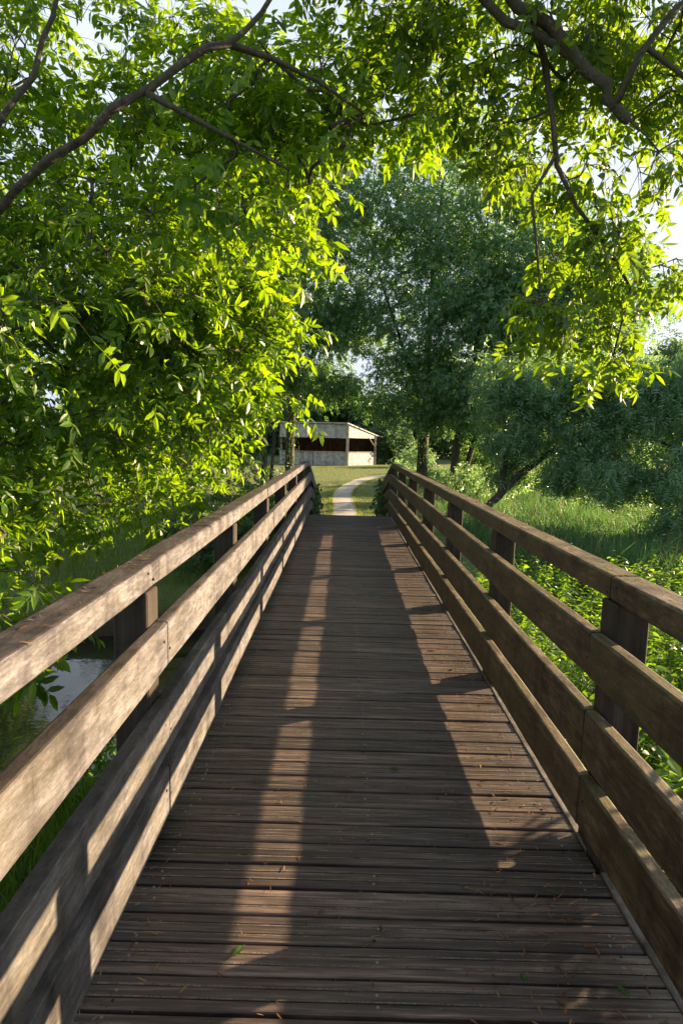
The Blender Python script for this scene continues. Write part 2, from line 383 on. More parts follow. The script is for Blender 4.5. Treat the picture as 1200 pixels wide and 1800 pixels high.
def catmull(P, t):
    P = np.asarray(P, float); n = len(P); i = np.clip(np.floor(t).astype(int), 0, n-2); u = t-i
    p0 = P[np.clip(i-1, 0, n-1)]; p1 = P[i]; p2 = P[i+1]; p3 = P[np.clip(i+2, 0, n-1)]
    return .5*(2*p1+(p2-p0)*u+(2*p0-5*p1+4*p2-p3)*u*u+(3*p1-p0-3*p2+p3)*u**3)
PATH = build_ground()

# ------------------------------------------------------------------ the bridge
XL, XR = -.688, 1.014               # inner faces of the left and right rail boards
YN, YF = -2.2, 13.1                 # level part of the deck
POSTS = [2.275+1.8*k for k in range(-2, 9)]
def dz(y):
    y = np.asarray(y, float); s = .225
    def soft(t): return np.where(t < -.35, 0, np.where(t > .35, t, (t+.35)**2/1.4))
    return -s*soft(y-YF)-s*soft(YN-y)
bridge = empty('footbridge', (.16, 5.5, 0))
tag(bridge, 'weathered timber footbridge with grooved plank deck and four-board railings', 'footbridge')

def build_deck():
    b = MB(); y = -5.6; k = 0
    prof = [(0, -.040, 0), (0, -.004, 0), (.003, 0, 0), (.033, 0, 0), (.0342, -.0035, 0), (.0366, -.0035, 1), (.0375, .0006, 1), (.043, .0006, 0), (.0435, 0, 0),
            (.073, 0, 0), (.0742, -.0035, 0), (.0766, -.0035, 1), (.0775, .0006, 1), (.083, .0006, 0), (.0835, 0, 0), (.109, 0, 0), (.112, -.004, 0), (.112, -.040, 0)]
    P = np.array([(q[0], q[1]) for q in prof]); n = len(P)
    mats = [1 if prof[i][2] == 1 and prof[i+1][2] in (0, 1) and prof[i][1] > -.003 else 0 for i in range(n-1)]
    while y < 17.0:
        x0 = -.775+rnd.uniform(-.006, .006); x1 = 1.062+rnd.uniform(-.006, .004)
        dzz = rnd.uniform(-.003, .003); tl = rnd.uniform(-.0025, .0025); sk = rnd.uniform(-.004, .004)
        flip = rnd.random() < .5
        xs = np.linspace(x0, x1, 9); V = []
        wob = np.cumsum(np.array([rnd.uniform(-.0011, .0011) for _ in xs]))
        for xi, x in enumerate(xs):
            yy = P[:, 0] if not flip else .112-P[::-1, 0]
            zz = P[:, 1] if not flip else P[::-1, 1]
            yw = y+yy+sk*(xi/8.-.5)+wob[xi]*.6
            V.append(np.stack([np.full(n, x), yw, zz+dz(y+yy)+dzz+tl*(xi/8.-.5)+wob[xi]*.4], -1))
        V = np.concatenate(V); ms = mats if not flip else mats[::-1]
        for m_ in (0, 1):
            seg = np.array([i for i in range(n-1) if ms[i] == m_])
            Q = np.concatenate([np.stack([seg+r_*n, seg+(r_+1)*n, seg+(r_+1)*n+1, seg+r_*n+1], -1) for r_ in range(8)])
            if m_ == 0:
                s0 = b.n; b.add(V, Q, m=0)
            else:
                b.q.append(Q+s0); b.qm.append(np.full(len(Q), 1))
        # end grain
        for r_ in (0, 8):
            o_ = r_*n
            b.q.append(np.array([[o_+i, o_+i+1, o_+n-2-i, o_+n-1-i] for i in range(0, n//2-1)])+s0); b.qm.append(np.zeros(n//2-1, int))
        if 1.0 < y < 13:
            for sx in (-.662, .155, .967):
                for sy in ((.022, .064) if k % 2 else (.058, .103)):
                    if rnd.random() < .2: continue
                    cx = sx+rnd.uniform(-.012, .012); cy = y+sy+rnd.uniform(-.005, .005); zt = dz(cy)+dzz+.0016
                    a = np.arange(8)*math.pi/4; hole = rnd.random() < .22
                    r1 = .0052
                    V2 = np.concatenate([[(cx, cy, zt)], np.stack([cx+r1*np.cos(a), cy+r1*np.sin(a), np.full(8, zt)], -1), np.stack([cx+r1*1.15*np.cos(a), cy+r1*1.15*np.sin(a), np.full(8, zt-.004)], -1)])
                    b.add(V2, [(1+i, 9+i, 9+(i+1) % 8, 1+(i+1) % 8) for i in range(8)], [(0, 1+i, 1+(i+1) % 8) for i in range(8)], m=3 if hole else 2)
        y += .1254+rnd.uniform(-.0022, .0022); k += 1
    b.build('deck', [M['deck'], M['grit'], M['screw'], M['hole']], bridge)
build_deck()

def board(name, mat, x0, x1, z0, z1, y0, y1, c=.007):
    """a board following the bridge line, cross section with eased edges"""
    sec = np.array([(x0+c, z0), (x1-c, z0), (x1, z0+c), (x1, z1-c), (x1-c*.6, z1-c*.3), (x1-c*1.4, z1), (x0+c*1.4, z1), (x0+c*.6, z1-c*.3), (x0, z1-c), (x0, z0+c)])
    k = len(sec); n = max(4, int((y1-y0)/.2)); ys = np.linspace(y0, y1, n)
    ph = rnd.uniform(0, 6); am = rnd.uniform(.0010, .0026); dx = rnd.uniform(-.0016, .0016); dzv = rnd.uniform(-.002, .002); V = []
    for i, y in enumerate(ys):
        e = am*math.sin(ph+y*1.9)
        j = np.array([[rnd.uniform(-.0008, .0008), rnd.uniform(-.0008, .0008)] for _ in range(k)])
        ins = .003 if i in (0, n-1) else 0.
        s2 = sec.copy()
        if ins:
            cen = sec.mean(0); s2 = cen+(sec-cen)*(1-ins/np.abs(sec-cen).max())
        V.append(np.column_stack([s2[:, 0]+dx+e+j[:, 0], np.full(k, y), s2[:, 1]+dz(y)+dzv+e*.6+j[:, 1]]))
    V = np.concatenate(V); i = np.arange(n-1)[:, None]*k; j = np.arange(k)[None]; j2 = (j+1) % k
    Q = np.stack([i+j, i+k+j, i+k+j2, i+j2], -1).reshape(-1, 4)
    caps = []
    for o_ in (0, (n-1)*k): caps += [(o_+a, o_+a+1, o_+k-2-a, o_+k-1-a) for a in range(k//2-1)]
    return mk(name, V, [np.concatenate([Q, np.array(caps)])], mat, bridge)

JOINTS = [-5.4, -1.31, 2.29, 5.89, 9.49, 13.09, 16.9]
BOARDS = [(.763, .952), (.397, .625), (.112, .335)]
for side in (-1, 1):
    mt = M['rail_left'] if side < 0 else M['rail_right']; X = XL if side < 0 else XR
    def span(a, w): return (X+a, X+a+w) if side > 0 else (X-a-w, X-a)
    for i in range(len(JOINTS)-1):
        y0, y1 = JOINTS[i]+.0045, JOINTS[i+1]-.0045
        if i == len(JOINTS)-2: y1 = 16.75
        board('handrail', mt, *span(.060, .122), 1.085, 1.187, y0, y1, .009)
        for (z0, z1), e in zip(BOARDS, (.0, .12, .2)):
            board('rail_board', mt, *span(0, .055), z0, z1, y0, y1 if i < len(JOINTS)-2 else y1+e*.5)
    for y in POSTS:
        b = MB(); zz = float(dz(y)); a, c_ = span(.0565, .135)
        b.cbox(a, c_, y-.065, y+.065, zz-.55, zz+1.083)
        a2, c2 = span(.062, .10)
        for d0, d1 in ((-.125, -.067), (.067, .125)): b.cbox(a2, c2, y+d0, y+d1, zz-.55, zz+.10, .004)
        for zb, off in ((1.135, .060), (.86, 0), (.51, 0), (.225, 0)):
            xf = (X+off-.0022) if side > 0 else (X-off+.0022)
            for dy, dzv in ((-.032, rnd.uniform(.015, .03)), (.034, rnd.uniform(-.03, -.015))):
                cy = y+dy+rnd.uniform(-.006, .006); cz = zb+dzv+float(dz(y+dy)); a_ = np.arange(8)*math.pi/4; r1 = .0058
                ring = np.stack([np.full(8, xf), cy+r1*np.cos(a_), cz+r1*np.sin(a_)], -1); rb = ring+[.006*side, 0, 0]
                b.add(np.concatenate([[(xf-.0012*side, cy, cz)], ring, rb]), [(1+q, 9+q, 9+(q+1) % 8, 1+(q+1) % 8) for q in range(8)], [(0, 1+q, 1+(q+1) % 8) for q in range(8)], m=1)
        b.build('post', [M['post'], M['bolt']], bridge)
    # the strip along the plank ends
    for (y0, y1) in ((-2.2, 2.15), (2.29, 5.89), (5.894, 9.49), (9.494, 13.0)):
        if side > 0: board('edge_strip', M['strip'], 1.066, 1.104, -.026, .008, y0, y1, .003)
        else: board('edge_strip', M['strip'], -.822, -.783, -.026, .008, y0, y1, .003)
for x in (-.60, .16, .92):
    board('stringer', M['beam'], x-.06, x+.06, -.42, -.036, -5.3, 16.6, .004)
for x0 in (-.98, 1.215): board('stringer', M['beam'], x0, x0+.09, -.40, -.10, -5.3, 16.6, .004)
for (yy) in (-1.6, 5.6, 10.6):
    b = MB()
    for x in (-.72, 1.04): b.tube([(x, yy, -2.5), (x, yy, -.55)], [.10, .10], 10)
    b.cbox(-1.05, 1.37, yy-.09, yy+.09, -.62, -.424)
    b.build('pier', M['beam'], bridge)

# ------------------------------------------------------------------ leaves
def leaflet(L, W, curl=.12, fold=.25):
    """one pointed leaflet along +X: 4 midrib points, 2 on each edge"""
    mx = np.array([0, .34, .68, 1.])*L; mz = -curl*L*np.array([0, .25, .6, 1.])**1.4
    V = [(mx[i], 0, mz[i]) for i in range(4)]
    for s_ in (1, -1):
        V += [(.27*L, s_*W*.46, mz[1]*.7+fold*W*.46), (.62*L, s_*W*.42, mz[2]*.9+fold*W*.42)]
    T = [(0, 1, 4), (2, 3, 5), (1, 0, 6), (3, 2, 7)]; Q = [(1, 2, 5, 4), (2, 1, 6, 7)]
    return np.array(V), np.array(Q), np.array(T)
def simple_leaflet(L, W, fold=.3, curl=.1):
    V = [(0, 0, 0), (.45*L, .5*W, fold*W*.5), (L, 0, -curl*L), (.45*L, -.5*W, fold*W*.5)]
    return np.array(V), np.array([(0, 2, 1), ]), None
def rotz(V, a): c, s = math.cos(a), math.sin(a); return V@np.array([[c, s, 0], [-s, c, 0], [0, 0, 1]])
def roty(V, a): c, s = math.cos(a), math.sin(a); return V@np.array([[c, 0, -s], [0, 1, 0], [s, 0, c]])
def rotx(V, a): c, s = math.cos(a), math.sin(a); return V@np.array([[1, 0, 0], [0, c, s], [0, -s, c]])

def compound(pairs, rach, L, W, droop, seed, detail=True):
    """an ash leaf: pairs of leaflets along a drooping stalk and one at the end"""
    rg = random.Random(seed); Vs = []; Qs = []; Ts = []; n = 0
    items = []
    for i in range(pairs):
        s_ = .34+.56*i/max(1, pairs-1) if pairs > 1 else .6
        for sd_ in (1, -1): items.append((s_, sd_*R(rg.uniform(42, 66)), rg.uniform(.82, 1.05)))
    items.append((1., R(rg.uniform(-8, 8)), rg.uniform(1., 1.15)))
    for s_, a, sc in items:
        if detail: V, Q, T = leaflet(L*sc, W*sc, rg.uniform(.05, .28), rg.uniform(.1, .5))
        else:
            l_, w_ = L*sc, W*sc; fo = rg.uniform(.1, .5)
            V = np.array([(0, 0, 0), (.42*l_, .5*w_, fo*w_*.5), (l_, 0, -.15*l_), (.42*l_, -.5*w_, fo*w_*.5)]); Q = np.array([(0, 3, 2, 1)]); T = np.zeros((0, 3), int)
        V = rotx(V, rg.uniform(-.5, .5)); V = roty(V, R(rg.uniform(-4, 32))); V = rotz(V, a)
        V = roty(V, droop*s_); base = np.array([rach*s_, 0, -droop*rach*s_*s_*.5]); V = V+base
        Vs.append(V); Qs.append(Q+n); Ts.append(T+n); n += len(V)
    if detail:
        ss = np.linspace(0, 1, 4); P = np.stack([rach*ss, 0*ss, -droop*rach*ss*ss*.5], -1); w = .0022
        V = np.concatenate([P+[0, w, 0], P-[0, w, 0]]); i = np.arange(3)
        Qs.append(np.stack([i, i+1, i+5, i+4], -1)+n); Vs.append(V); n += 8
    return np.concatenate(Vs), np.concatenate(Qs), np.concatenate(Ts)

def scatter(templates, pos, fwd, up, scale, rng):
    """copies of the leaf templates at pos with axes from fwd / up -> V, [Q, T]"""
    pos = np.asarray(pos); n = len(pos)
    X = fwd/(np.linalg.norm(fwd, axis=1)[:, None]+1e-9)
    Z = up-X*(up*X).sum(1)[:, None]; Z /= np.linalg.norm(Z, axis=1)[:, None]+1e-9
    Y = np.cross(Z, X); which = rng.integers(0, len(templates), n)
    VV = []; QQ = []; TT = []; off = 0
    for k, (V, Q, T) in enumerate(templates):
        ix = np.where(which == k)[0]
        if not len(ix): continue
        W = (V[None, :, 0, None]*X[ix, None]+V[None, :, 1, None]*Y[ix, None]+V[None, :, 2, None]*Z[ix, None])*scale[ix, None, None]+pos[ix, None]
        o_ = off+np.arange(len(ix))[:, None, None]*len(V)
        if len(Q): QQ.append((Q[None]+o_).reshape(-1, 4))
        if len(T): TT.append((T[None]+o_).reshape(-1, 3))
        VV.append(W.reshape(-1, 3)); off += len(ix)*len(V)
    FS = []
    if QQ: FS.append(np.concatenate(QQ))
    if TT: FS.append(np.concatenate(TT))
    return np.concatenate(VV), FS

TEMPL_ASH = [compound(p, .24, .125, .048, d, 40+i) for i, (p, d) in enumerate(((3, .25), (3, .5), (2, .35), (4, .4), (3, .75), (2, .15)))]
TEMPL_MID = [compound(p, .30, .17, .070, d, 60+i, False) for i, (p, d) in enumerate(((3, .3), (3, .6), (2, .4), (4, .8)))]
TEMPL_DROOP = [compound(p, .34, .19, .050, d, 80+i, False) for i, (p, d) in enumerate(((3, .5), (4, .9), (3, 1.2)))]
TEMPL_FAR = [compound(2, .5, .36, .22, d, 90+i, False) for i, d in enumerate((.2, .6, .9))]
TEMPL_SINGLE = [tuple(leaflet(.09, .045, .15, .25)), tuple(leaflet(.11, .05, .3, .15)), tuple(leaflet(.07, .04, .1, .4))]

# ------------------------------------------------------------------ trees
def grow(lines, blobs, rng, wander=.16, tip_r=.004, spacing=.3, up_bias=.12, expo=.46):
    """lines: hand-laid trunk and limbs [(points, r0, r1)]; blobs: (centre, radii, n) foliage masses that branches reach for"""
    pos = []; par = []; chains = []; rmin = []
    def add_chain(P, p0, ra=None):
        ids = [p0] if p0 is not None else []
        for i, q in enumerate(P):
            pos.append(np.asarray(q, float)); par.append(ids[-1] if ids else -1)
            rmin.append(0. if ra is None else ra[i]); ids.append(len(pos)-1)
        chains.append(ids); return ids
    for pts, ra, rb in lines:
        C = np.asarray(pts, float); L = np.linalg.norm(np.diff(C, axis=0), axis=1).sum()
        n = max(4, int(L/spacing)); t = np.linspace(0, len(C)-1, n)
        P = np.stack([catmull(C[:, q], t) for q in range(3)], -1)
        P[1:-1] += rng.normal(0, .012*min(1, L/4)+.004, (n-2, 3))
        p0 = None
        if pos:
            A = np.array(pos); j = ((A-P[0])**2).sum(1).argmin()
            if np.linalg.norm(A[j]-P[0]) < 1.2: p0 = int(j)
        add_chain(P, p0, np.linspace(ra, rb, n))
    tips = []
    nseed = len(pos)
    cl = []
    for c, r_, n in blobs:
        d = rng.normal(size=(n, 3)); d /= np.linalg.norm(d, axis=1)[:, None]
        cl.append(np.asarray(c)+d*np.asarray(r_)*(rng.random(n)**.42*(1+.16*np.clip(rng.normal(0, 1, n), -1.5, 2)))[:, None])
    cl = np.concatenate(cl); A = np.array(pos)
    dd = np.array([np.linalg.norm(A-q, axis=1).min() for q in cl]); cl = cl[dd.argsort()]
    for q in cl:
        A = np.array(pos); d = np.linalg.norm(A-q, axis=1)+.25*np.maximum(0, A[:, 2]-q[2]-.2)
        j = int(d.argmin()); p = A[j]; L = np.linalg.norm(q-p)
        if L < .08: continue
        dirp = p-A[par[j]] if par[j] >= 0 else np.array([0, 0, 1.]); dirp = dirp/(np.linalg.norm(dirp)+1e-9)
        mid = (p+q)/2+dirp*L*.22+np.array([0, 0, up_bias*L])+rng.normal(0, wander*L*.5, 3)
        n = max(2, int(L/spacing)+1); t = np.linspace(0, 1, n+1)[1:, None]
        P = (1-t)**2*p+2*t*(1-t)*mid+t*t*q; P[:-1] += rng.normal(0, .02*min(1, L), (n-1, 3))
        ids = add_chain(P, j); tips.append(ids)
    cnt = np.zeros(len(pos)); haschild = np.zeros(len(pos), bool)
    for p in par:
        if p >= 0: haschild[p] = True
    cnt[~haschild] = 1
    for i in range(len(pos)-1, -1, -1):
        if par[i] >= 0: cnt[par[i]] += cnt[i]
    rad = np.maximum(tip_r*np.maximum(cnt, 1)**expo, np.array(rmin))
    lim = np.array(rmin); rad = np.where(lim > 0, np.minimum(rad, np.maximum(lim*1.15, tip_r)), rad)
    return np.array(pos), rad, chains, tips

def tree(name, label, lines, blobs, leafmat, templ, barkmat, seed, per_tip=10, twig=.4, droop=.35, scale=(.8, 1.2), wood_k=6,
         group=None, keys=0, twigs=True, tip_r=.004, wander=.16, hang=0., spacing=.3, trunk_name='trunk', cat='tree', expo=.46, lift=.9):
    rng = np.random.default_rng(seed)
    pos, rad, chains, tips = grow(lines, blobs, rng, wander, tip_r, spacing, expo=expo)
    base = np.asarray(lines[0][0][0], float); root = empty(name, tuple(base)); tag(root, label, cat, group)
    b = MB(); nl = len(lines)
    for ci, ids in enumerate(chains):
        P = pos[ids]; r_ = rad[ids].copy()
        if ci >= nl or (ci > 0 and ids[0] in chains[0]): r_[0] = min(r_[0], r_[1]*1.25) if len(r_) > 1 else r_[0]
        k = 10 if ci < nl else (wood_k if r_.max() > .012 else 4)
        if len(P) >= 2: b.tube(P, r_, k)
    # leaves: side twigs along the outer part of every branch, leaves along the twigs
    LP = []; LF = []; tb = b; cen = np.mean([np.asarray(c) for c, _, _ in blobs], axis=0); kp = []
    for ids in tips:
        P = pos[ids]; n = per_tip
        s_ = 1-rng.random(n)**1.5*(.5 if twigs else .85)
        ii = np.clip(s_*(len(P)-1), 0, len(P)-1.001); i0 = ii.astype(int); f = (ii-i0)[:, None]
        p = P[i0]*(1-f)+P[i0+1]*f; d = P[i0+1]-P[i0]; d /= np.linalg.norm(d, axis=1)[:, None]+1e-9
        out = P[-1]-cen; out /= np.linalg.norm(out)+1e-9
        v = d*.55+rng.normal(0, .62, (n, 3))+out*.25; v[:, 2] -= hang; v /= np.linalg.norm(v, axis=1)[:, None]+1e-9
        tl = twig*rng.uniform(.25, 1., n)
        e = p+v*tl[:, None]; e[:, 2] -= hang*.3*tl
        if twigs:
            for q in range(n):
                if tl[q] > twig*.35: tb.tube([p[q], (p[q]+e[q])/2+[0, 0, .06*tl[q]], e[q]], [.0035, .0028, .0018], 3, cap=False)
        LP.append(e); LF.append(v)
        if twigs: LP.append((p+e)/2); LF.append(v+rng.normal(0, .7, (n, 3)))
        kp.append(P[-1])
    LP = np.concatenate(LP); LF = np.concatenate(LF); n = len(LP)
    LF[:, 2] = LF[:, 2]*.6-droop*rng.uniform(.2, 1.4, n)
    up = rng.normal(0, .5, (n, 3)); up[:, 2] += lift
    V, FS = scatter(templ, LP, LF, up, rng.uniform(*scale, n), rng)
    mi = [0]*len(FS); mats = [leafmat]
    crown = mk('crown', V, FS, mats, root, mi)
    b.build(trunk_name, barkmat, root, smooth=True)
    if keys:
        kp = np.array(kp); sel = kp[rng.permutation(len(kp))[:keys]]
        for p in sel: seed_cluster(p, rng, root)
    print(name, 'leaves', n)
    return root
def seed_cluster(p, rng, root):
    """a hanging bunch of winged seeds"""
    n = int(rng.integers(22, 40)); L = rng.uniform(.10, .20)
    a = rng.random(n)*2*np.pi; rr_ = .05*np.sqrt(rng.random(n)); h = rng.random(n)*L
    P = p+np.stack([rr_*np.cos(a), rr_*np.sin(a), -h-.02], -1)
    F = np.stack([.35*np.cos(a), .35*np.sin(a), -np.ones(n)], -1)+rng.normal(0, .14, (n, 3))
    up = rng.normal(size=(n, 3)); key = leaflet(.055, .013, .1, .2)
    V, FS = scatter([key], P, F, up, rng.uniform(.8, 1.2, n), rng)
    mk('seed_cluster', V, FS, M['key'], root)

# the leafy ash on the left bank, leaning over the rail
tree('ash_tree', 'bright green leafy ash tree leaning over the left railing from the bank', [
    ([(-4.9, 7.2, -1.3), (-4.7, 6.9, .2), (-4.2, 6.3, 1.9), (-4.0, 6.4, 4.2), (-4.2, 6.6, 6.2)], .16, .05),
    ([(-4.2, 6.3, 1.9), (-3.13, 4.70, 2.61), (-2.26, 4.13, 3.25), (-1.58, 4.00, 3.66), (-1.03, 4.09, 4.10), (-0.71, 4.18, 4.36), (-0.35, 4.26, 4.75), (0.17, 4.44, 5.18)], .035, .010),
    ([(-4.75, 7.0, -.1), (-4.0, 7.2, .9), (-3.1, 7.0, 1.3), (-2.0, 6.6, 1.4)], .09, .02),
    ([(-4.2, 6.3, 1.9), (-3.4, 6.2, 2.2), (-2.3, 5.2, 2.6), (-2.04, 5.1, 2.98), (-1.7, 5.1, 3.5)], .04, .008),
    ([(-4.6, 6.8, .6), (-5.0, 5.6, 2.2), (-4.4, 4.6, 3.2), (-2.9, 4.1, 3.1), (-2.07, 4.0, 3.86), (-1.82, 4.0, 4.5)], .055, .010),
    ([(-1.30, 4.00, 3.83), (-1.03, 4.09, 3.74), (-0.79, 4.18, 3.66), (-0.43, 4.31, 3.53)], .022, .008),
    ([(-0.83, 4.18, 4.24), (-0.55, 4.35, 4.25), (-0.26, 4.52, 4.22), (0.09, 4.79, 4.15)], .02, .008),
    ([(-4.7, 6.9, .2), (-5.8, 7.6, 1.8), (-6.2, 8.2, 4), (-5.4, 8, 6.5)], .1, .03)],
    [((-1.95, 5.9, 2.7), (1.15, 1.2, 1.1), 150), ((-1.35, 5.9, 2.6), (.8, .8, .9), 95), ((-3.1, 6.0, 3.2), (1.5, 1.0, 1.3), 120), ((-2.9, 4.7, 1.75), (.9, .8, .8), 60),
     ((-2.6, 6.8, 1.3), (1.3, 1.3, .75), 90), ((-3.4, 4.9, .75), (1.0, 1.0, .6), 50), ((-1.4, 6.0, 4.6), (1.5, .9, 1.0), 110), ((-3.2, 5.8, 5.0), (1.4, .9, 1.3), 80), ((-1.1, 4.5, 3.3), (.9, .35, .4), 22), ((-2.6, 3.8, 2.6), (.7, .4, .4), 14),
     ((-.55, 5.5, 4.3), (.7, .7, .65), 56), ((.35, 5.6, 4.8), (.9, .8, .5), 40), ((-4.6, 7.8, 4.2), (1.8, 1.6, 1.8), 80), ((-2.2, 8.2, 3.4), (1.3, 1.4, 1.2), 60), ((-2.0, 3.3, .72), (.35, .45, .3), 10)],
    M['leaf_ash'], TEMPL_ASH, M['bark'], 5, per_tip=5, twig=.34, droop=.18, keys=34, scale=(.5, 1.08))

# the second ash: its limb crosses above the bridge and hangs down on the right
tree('ash_tree', 'ash tree whose broken limb and hanging branches droop over the top right of the bridge', [
    ([(-3.6, .2, -1.15), (-3.4, .3, 1.2), (-2.9, .9, 3.4), (-1.7, 2.3, 5.1), (-1.2, 3.0, 6.4)], .15, .05),
    ([(-1.9, 2.0, 4.9), (-.3, 3.7, 5.75), (.55, 4.3, 5.15), (.98, 4.4, 4.76), (1.41, 4.4, 4.47), (1.73, 4.4, 4.12), (1.83, 4.4, 4.01), (1.92, 4.4, 3.95)], .048, .034),
    ([(.3, 4.1, 5.4), (.87, 4.4, 4.69), (1.03, 4.4, 4.55), (1.23, 4.42, 4.52), (1.48, 4.42, 4.36)], .032, .026),
    ([(1.80, 4.4, 4.0), (1.83, 4.2, 4.16), (1.96, 4.2, 4.37), (2.12, 4.2, 4.61), (2.6, 4.2, 5.0)], .026, .018),
    ([(1.2, 4.42, 4.6), (1.35, 4.6, 4.52), (1.4, 4.6, 4.35), (1.45, 4.6, 4.08), (1.5, 4.6, 3.81), (1.61, 4.6, 3.58), (1.71, 4.6, 3.38), (1.9, 4.6, 3.18), (2.12, 4.7, 3.06), (2.16, 4.7, 2.76), (2.1, 4.75, 2.4)], .026, .007),
    ([(1.5, 4.6, 3.81), (1.38, 4.6, 3.65), (1.33, 4.6, 3.45), (1.39, 4.6, 3.17), (1.45, 4.6, 2.89), (1.47, 4.6, 2.66)], .014, .006),
    ([(1.9, 4.2, 4.3), (2.15, 4.15, 4.1), (2.3, 4.1, 3.9), (2.45, 4.1, 3.6)], .018, .008),
    ([(-2.9, .9, 3.4), (-3.6, 1.4, 5.2), (-3.4, 2.2, 7)], .1, .04)],
    [((1.15, 4.9, 4.85), (1.0, .7, .4), 40), ((2.1, 4.8, 4.75), (.8, .6, .4), 30), ((1.5, 4.75, 3.75), (.40, .35, .35), 11), ((2.3, 4.6, 3.9), (.4, .4, .35), 8),
     ((1.75, 4.75, 3.3), (.38, .3, .25), 13), ((2.25, 4.85, 3.15), (.4, .3, .22), 10), ((1.45, 4.65, 2.72), (.23, .24, .18), 12), ((2.02, 4.75, 2.72), (.24, .22, .24), 9), ((2.12, 4.75, 2.40), (.13, .15, .12), 6),
     ((1.6, 4.9, 4.5), (.9, .5, .32), 30), ((1.3, 5.0, 4.1), (.35, .4, .28), 12), ((2.4, 4.6, 4.35), (.5, .4, .35), 16), ((.35, 4.8, 5.15), (.8, .7, .45), 30), ((-2.6, 1.8, 6.4), (1.6, 1.6, 1.2), 30)],
    M['leaf_over'], TEMPL_ASH, M['bark'], 9, per_tip=4, twig=.24, droop=.6, keys=22, hang=.3, scale=(.5, .95))

# ------------------------------------------------------------------ middle distance
def gz(x, y): return float(ground_z(x, y))
tree('woodland_tree', 'ivy-clad tall tree left of the far end of the bridge, in front of the shed', [
    ([(-2.75, 30, -1.2), (-2.7, 30, 2), (-2.5, 30.1, 5), (-2.2, 30.3, 9), (-2, 30.5, 13)], .27, .06), ([(-2.6, 30, 3.6), (-1.6, 29.6, 6), (-.9, 29.4, 8.5)], .12, .04), ([(-2.6, 30, 4.2), (-4, 29.8, 7), (-5, 29.6, 10)], .14, .04)],
    [((-2.6, 30, 11.5), (3.4, 2.8, 4.0), 180), ((.6, 30.5, 12.5), (2.2, 2.0, 2.6), 60), ((-1.2, 29.6, 7.4), (2.4, 2.2, 2.2), 100), ((-4.6, 29.5, 6.6), (2.4, 2.0, 2.4), 70), ((-.9, 29.5, 4.3), (1.5, 1.3, .8), 32), ((-2.9, 30, 4.6), (1.8, 1.5, 1.0), 36)],
    M['leaf_mid'], TEMPL_MID, M['bark_dark'], 21, per_tip=22, twig=.75, twigs=False, tip_r=.008, spacing=.6, group=None)
tree('woodland_tree', 'slim twin-stemmed tree standing behind the left rail near the bridge end', [
    ([(-3.35, 25, -1.2), (-3.4, 25, 2), (-3.6, 25.2, 5), (-3.9, 25.4, 8)], .16, .04), ([(-3.15, 25.2, -1.15), (-3.0, 25.2, 2), (-2.8, 25.4, 6)], .08, .03)],
    [((-4.2, 25, 8), (2.2, 2.0, 2.6), 60), ((-3.6, 25, 4.6), (1.6, 1.6, 1.2), 26)],
    M['leaf_mid2'], TEMPL_MID, M['bark_dark'], 22, per_tip=20, twig=.7, twigs=False, tip_r=.008, spacing=.6)
tree('woodland_tree', 'tall dark tree rising right of the gravel path, largest in the middle distance', [
    ([(3.95, 29.5, -1.1), (3.95, 29.5, 2), (4.0, 29.6, 5), (4.1, 29.8, 9), (4.4, 30, 14)], .33, .07), ([(3.98, 29.5, 3), (2.8, 29.2, 6), (1.6, 29, 9)], .14, .04), ([(4, 29.5, 4), (5.6, 29.4, 7), (7, 29.2, 10)], .15, .04)],
    [((4.2, 29.6, 11.6), (4.4, 3.2, 3.6), 230), ((4.2, 30, 15.2), (3.8, 2.8, 2.2), 70), ((8.6, 28.6, 12), (2.6, 2.2, 2.4), 60), ((1.4, 29, 8.0), (2.6, 2.3, 2.0), 80), ((6.4, 29, 8.0), (3.0, 2.4, 2.4), 110), ((3.4, 28.6, 5.4), (2.6, 2.0, 1.2), 80), ((2.0, 28.8, 3.4), (1.3, 1.2, .8), 22), ((5.0, 28.2, 3.2), (2.2, 1.5, 1.0), 60)],
    M['leaf_mid'], TEMPL_MID, M['bark_dark'], 23, per_tip=22, twig=.75, twigs=False, tip_r=.008, spacing=.6)
tree('woodland_tree', 'twin-trunked tree next to the tall dark tree, behind the right handrail', [
    ([(5.0, 27, -1.1), (5.2, 27, 2), (5.7, 27.1, 5), (6.2, 27.2, 9)], .22, .05), ([(5.35, 27.2, -1.1), (6.0, 27.2, 1.8), (7.2, 27.2, 4.5), (8.4, 27.3, 7)], .17, .04)],
    [((6.6, 27, 7.6), (3.0, 2.4, 2.6), 120), ((8.6, 26.6, 5.6), (2.6, 2.2, 1.9), 95), ((5.0, 26.4, 4.0), (2.0, 1.6, 1.0), 45), ((6.8, 25.4, 2.7), (2.0, 1.5, 1.1), 60), ((10.5, 26, 7.2), (2.6, 2.2, 2.2), 70), ((8.2, 27, 9.6), (2.6, 2.0, 2.2), 80), ((11.6, 28, 8.6), (2.6, 2.0, 2.4), 70)],
    M['leaf_mid'], TEMPL_MID, M['bark_dark'], 24, per_tip=22, twig=.75, twigs=False, tip_r=.008, spacing=.6)
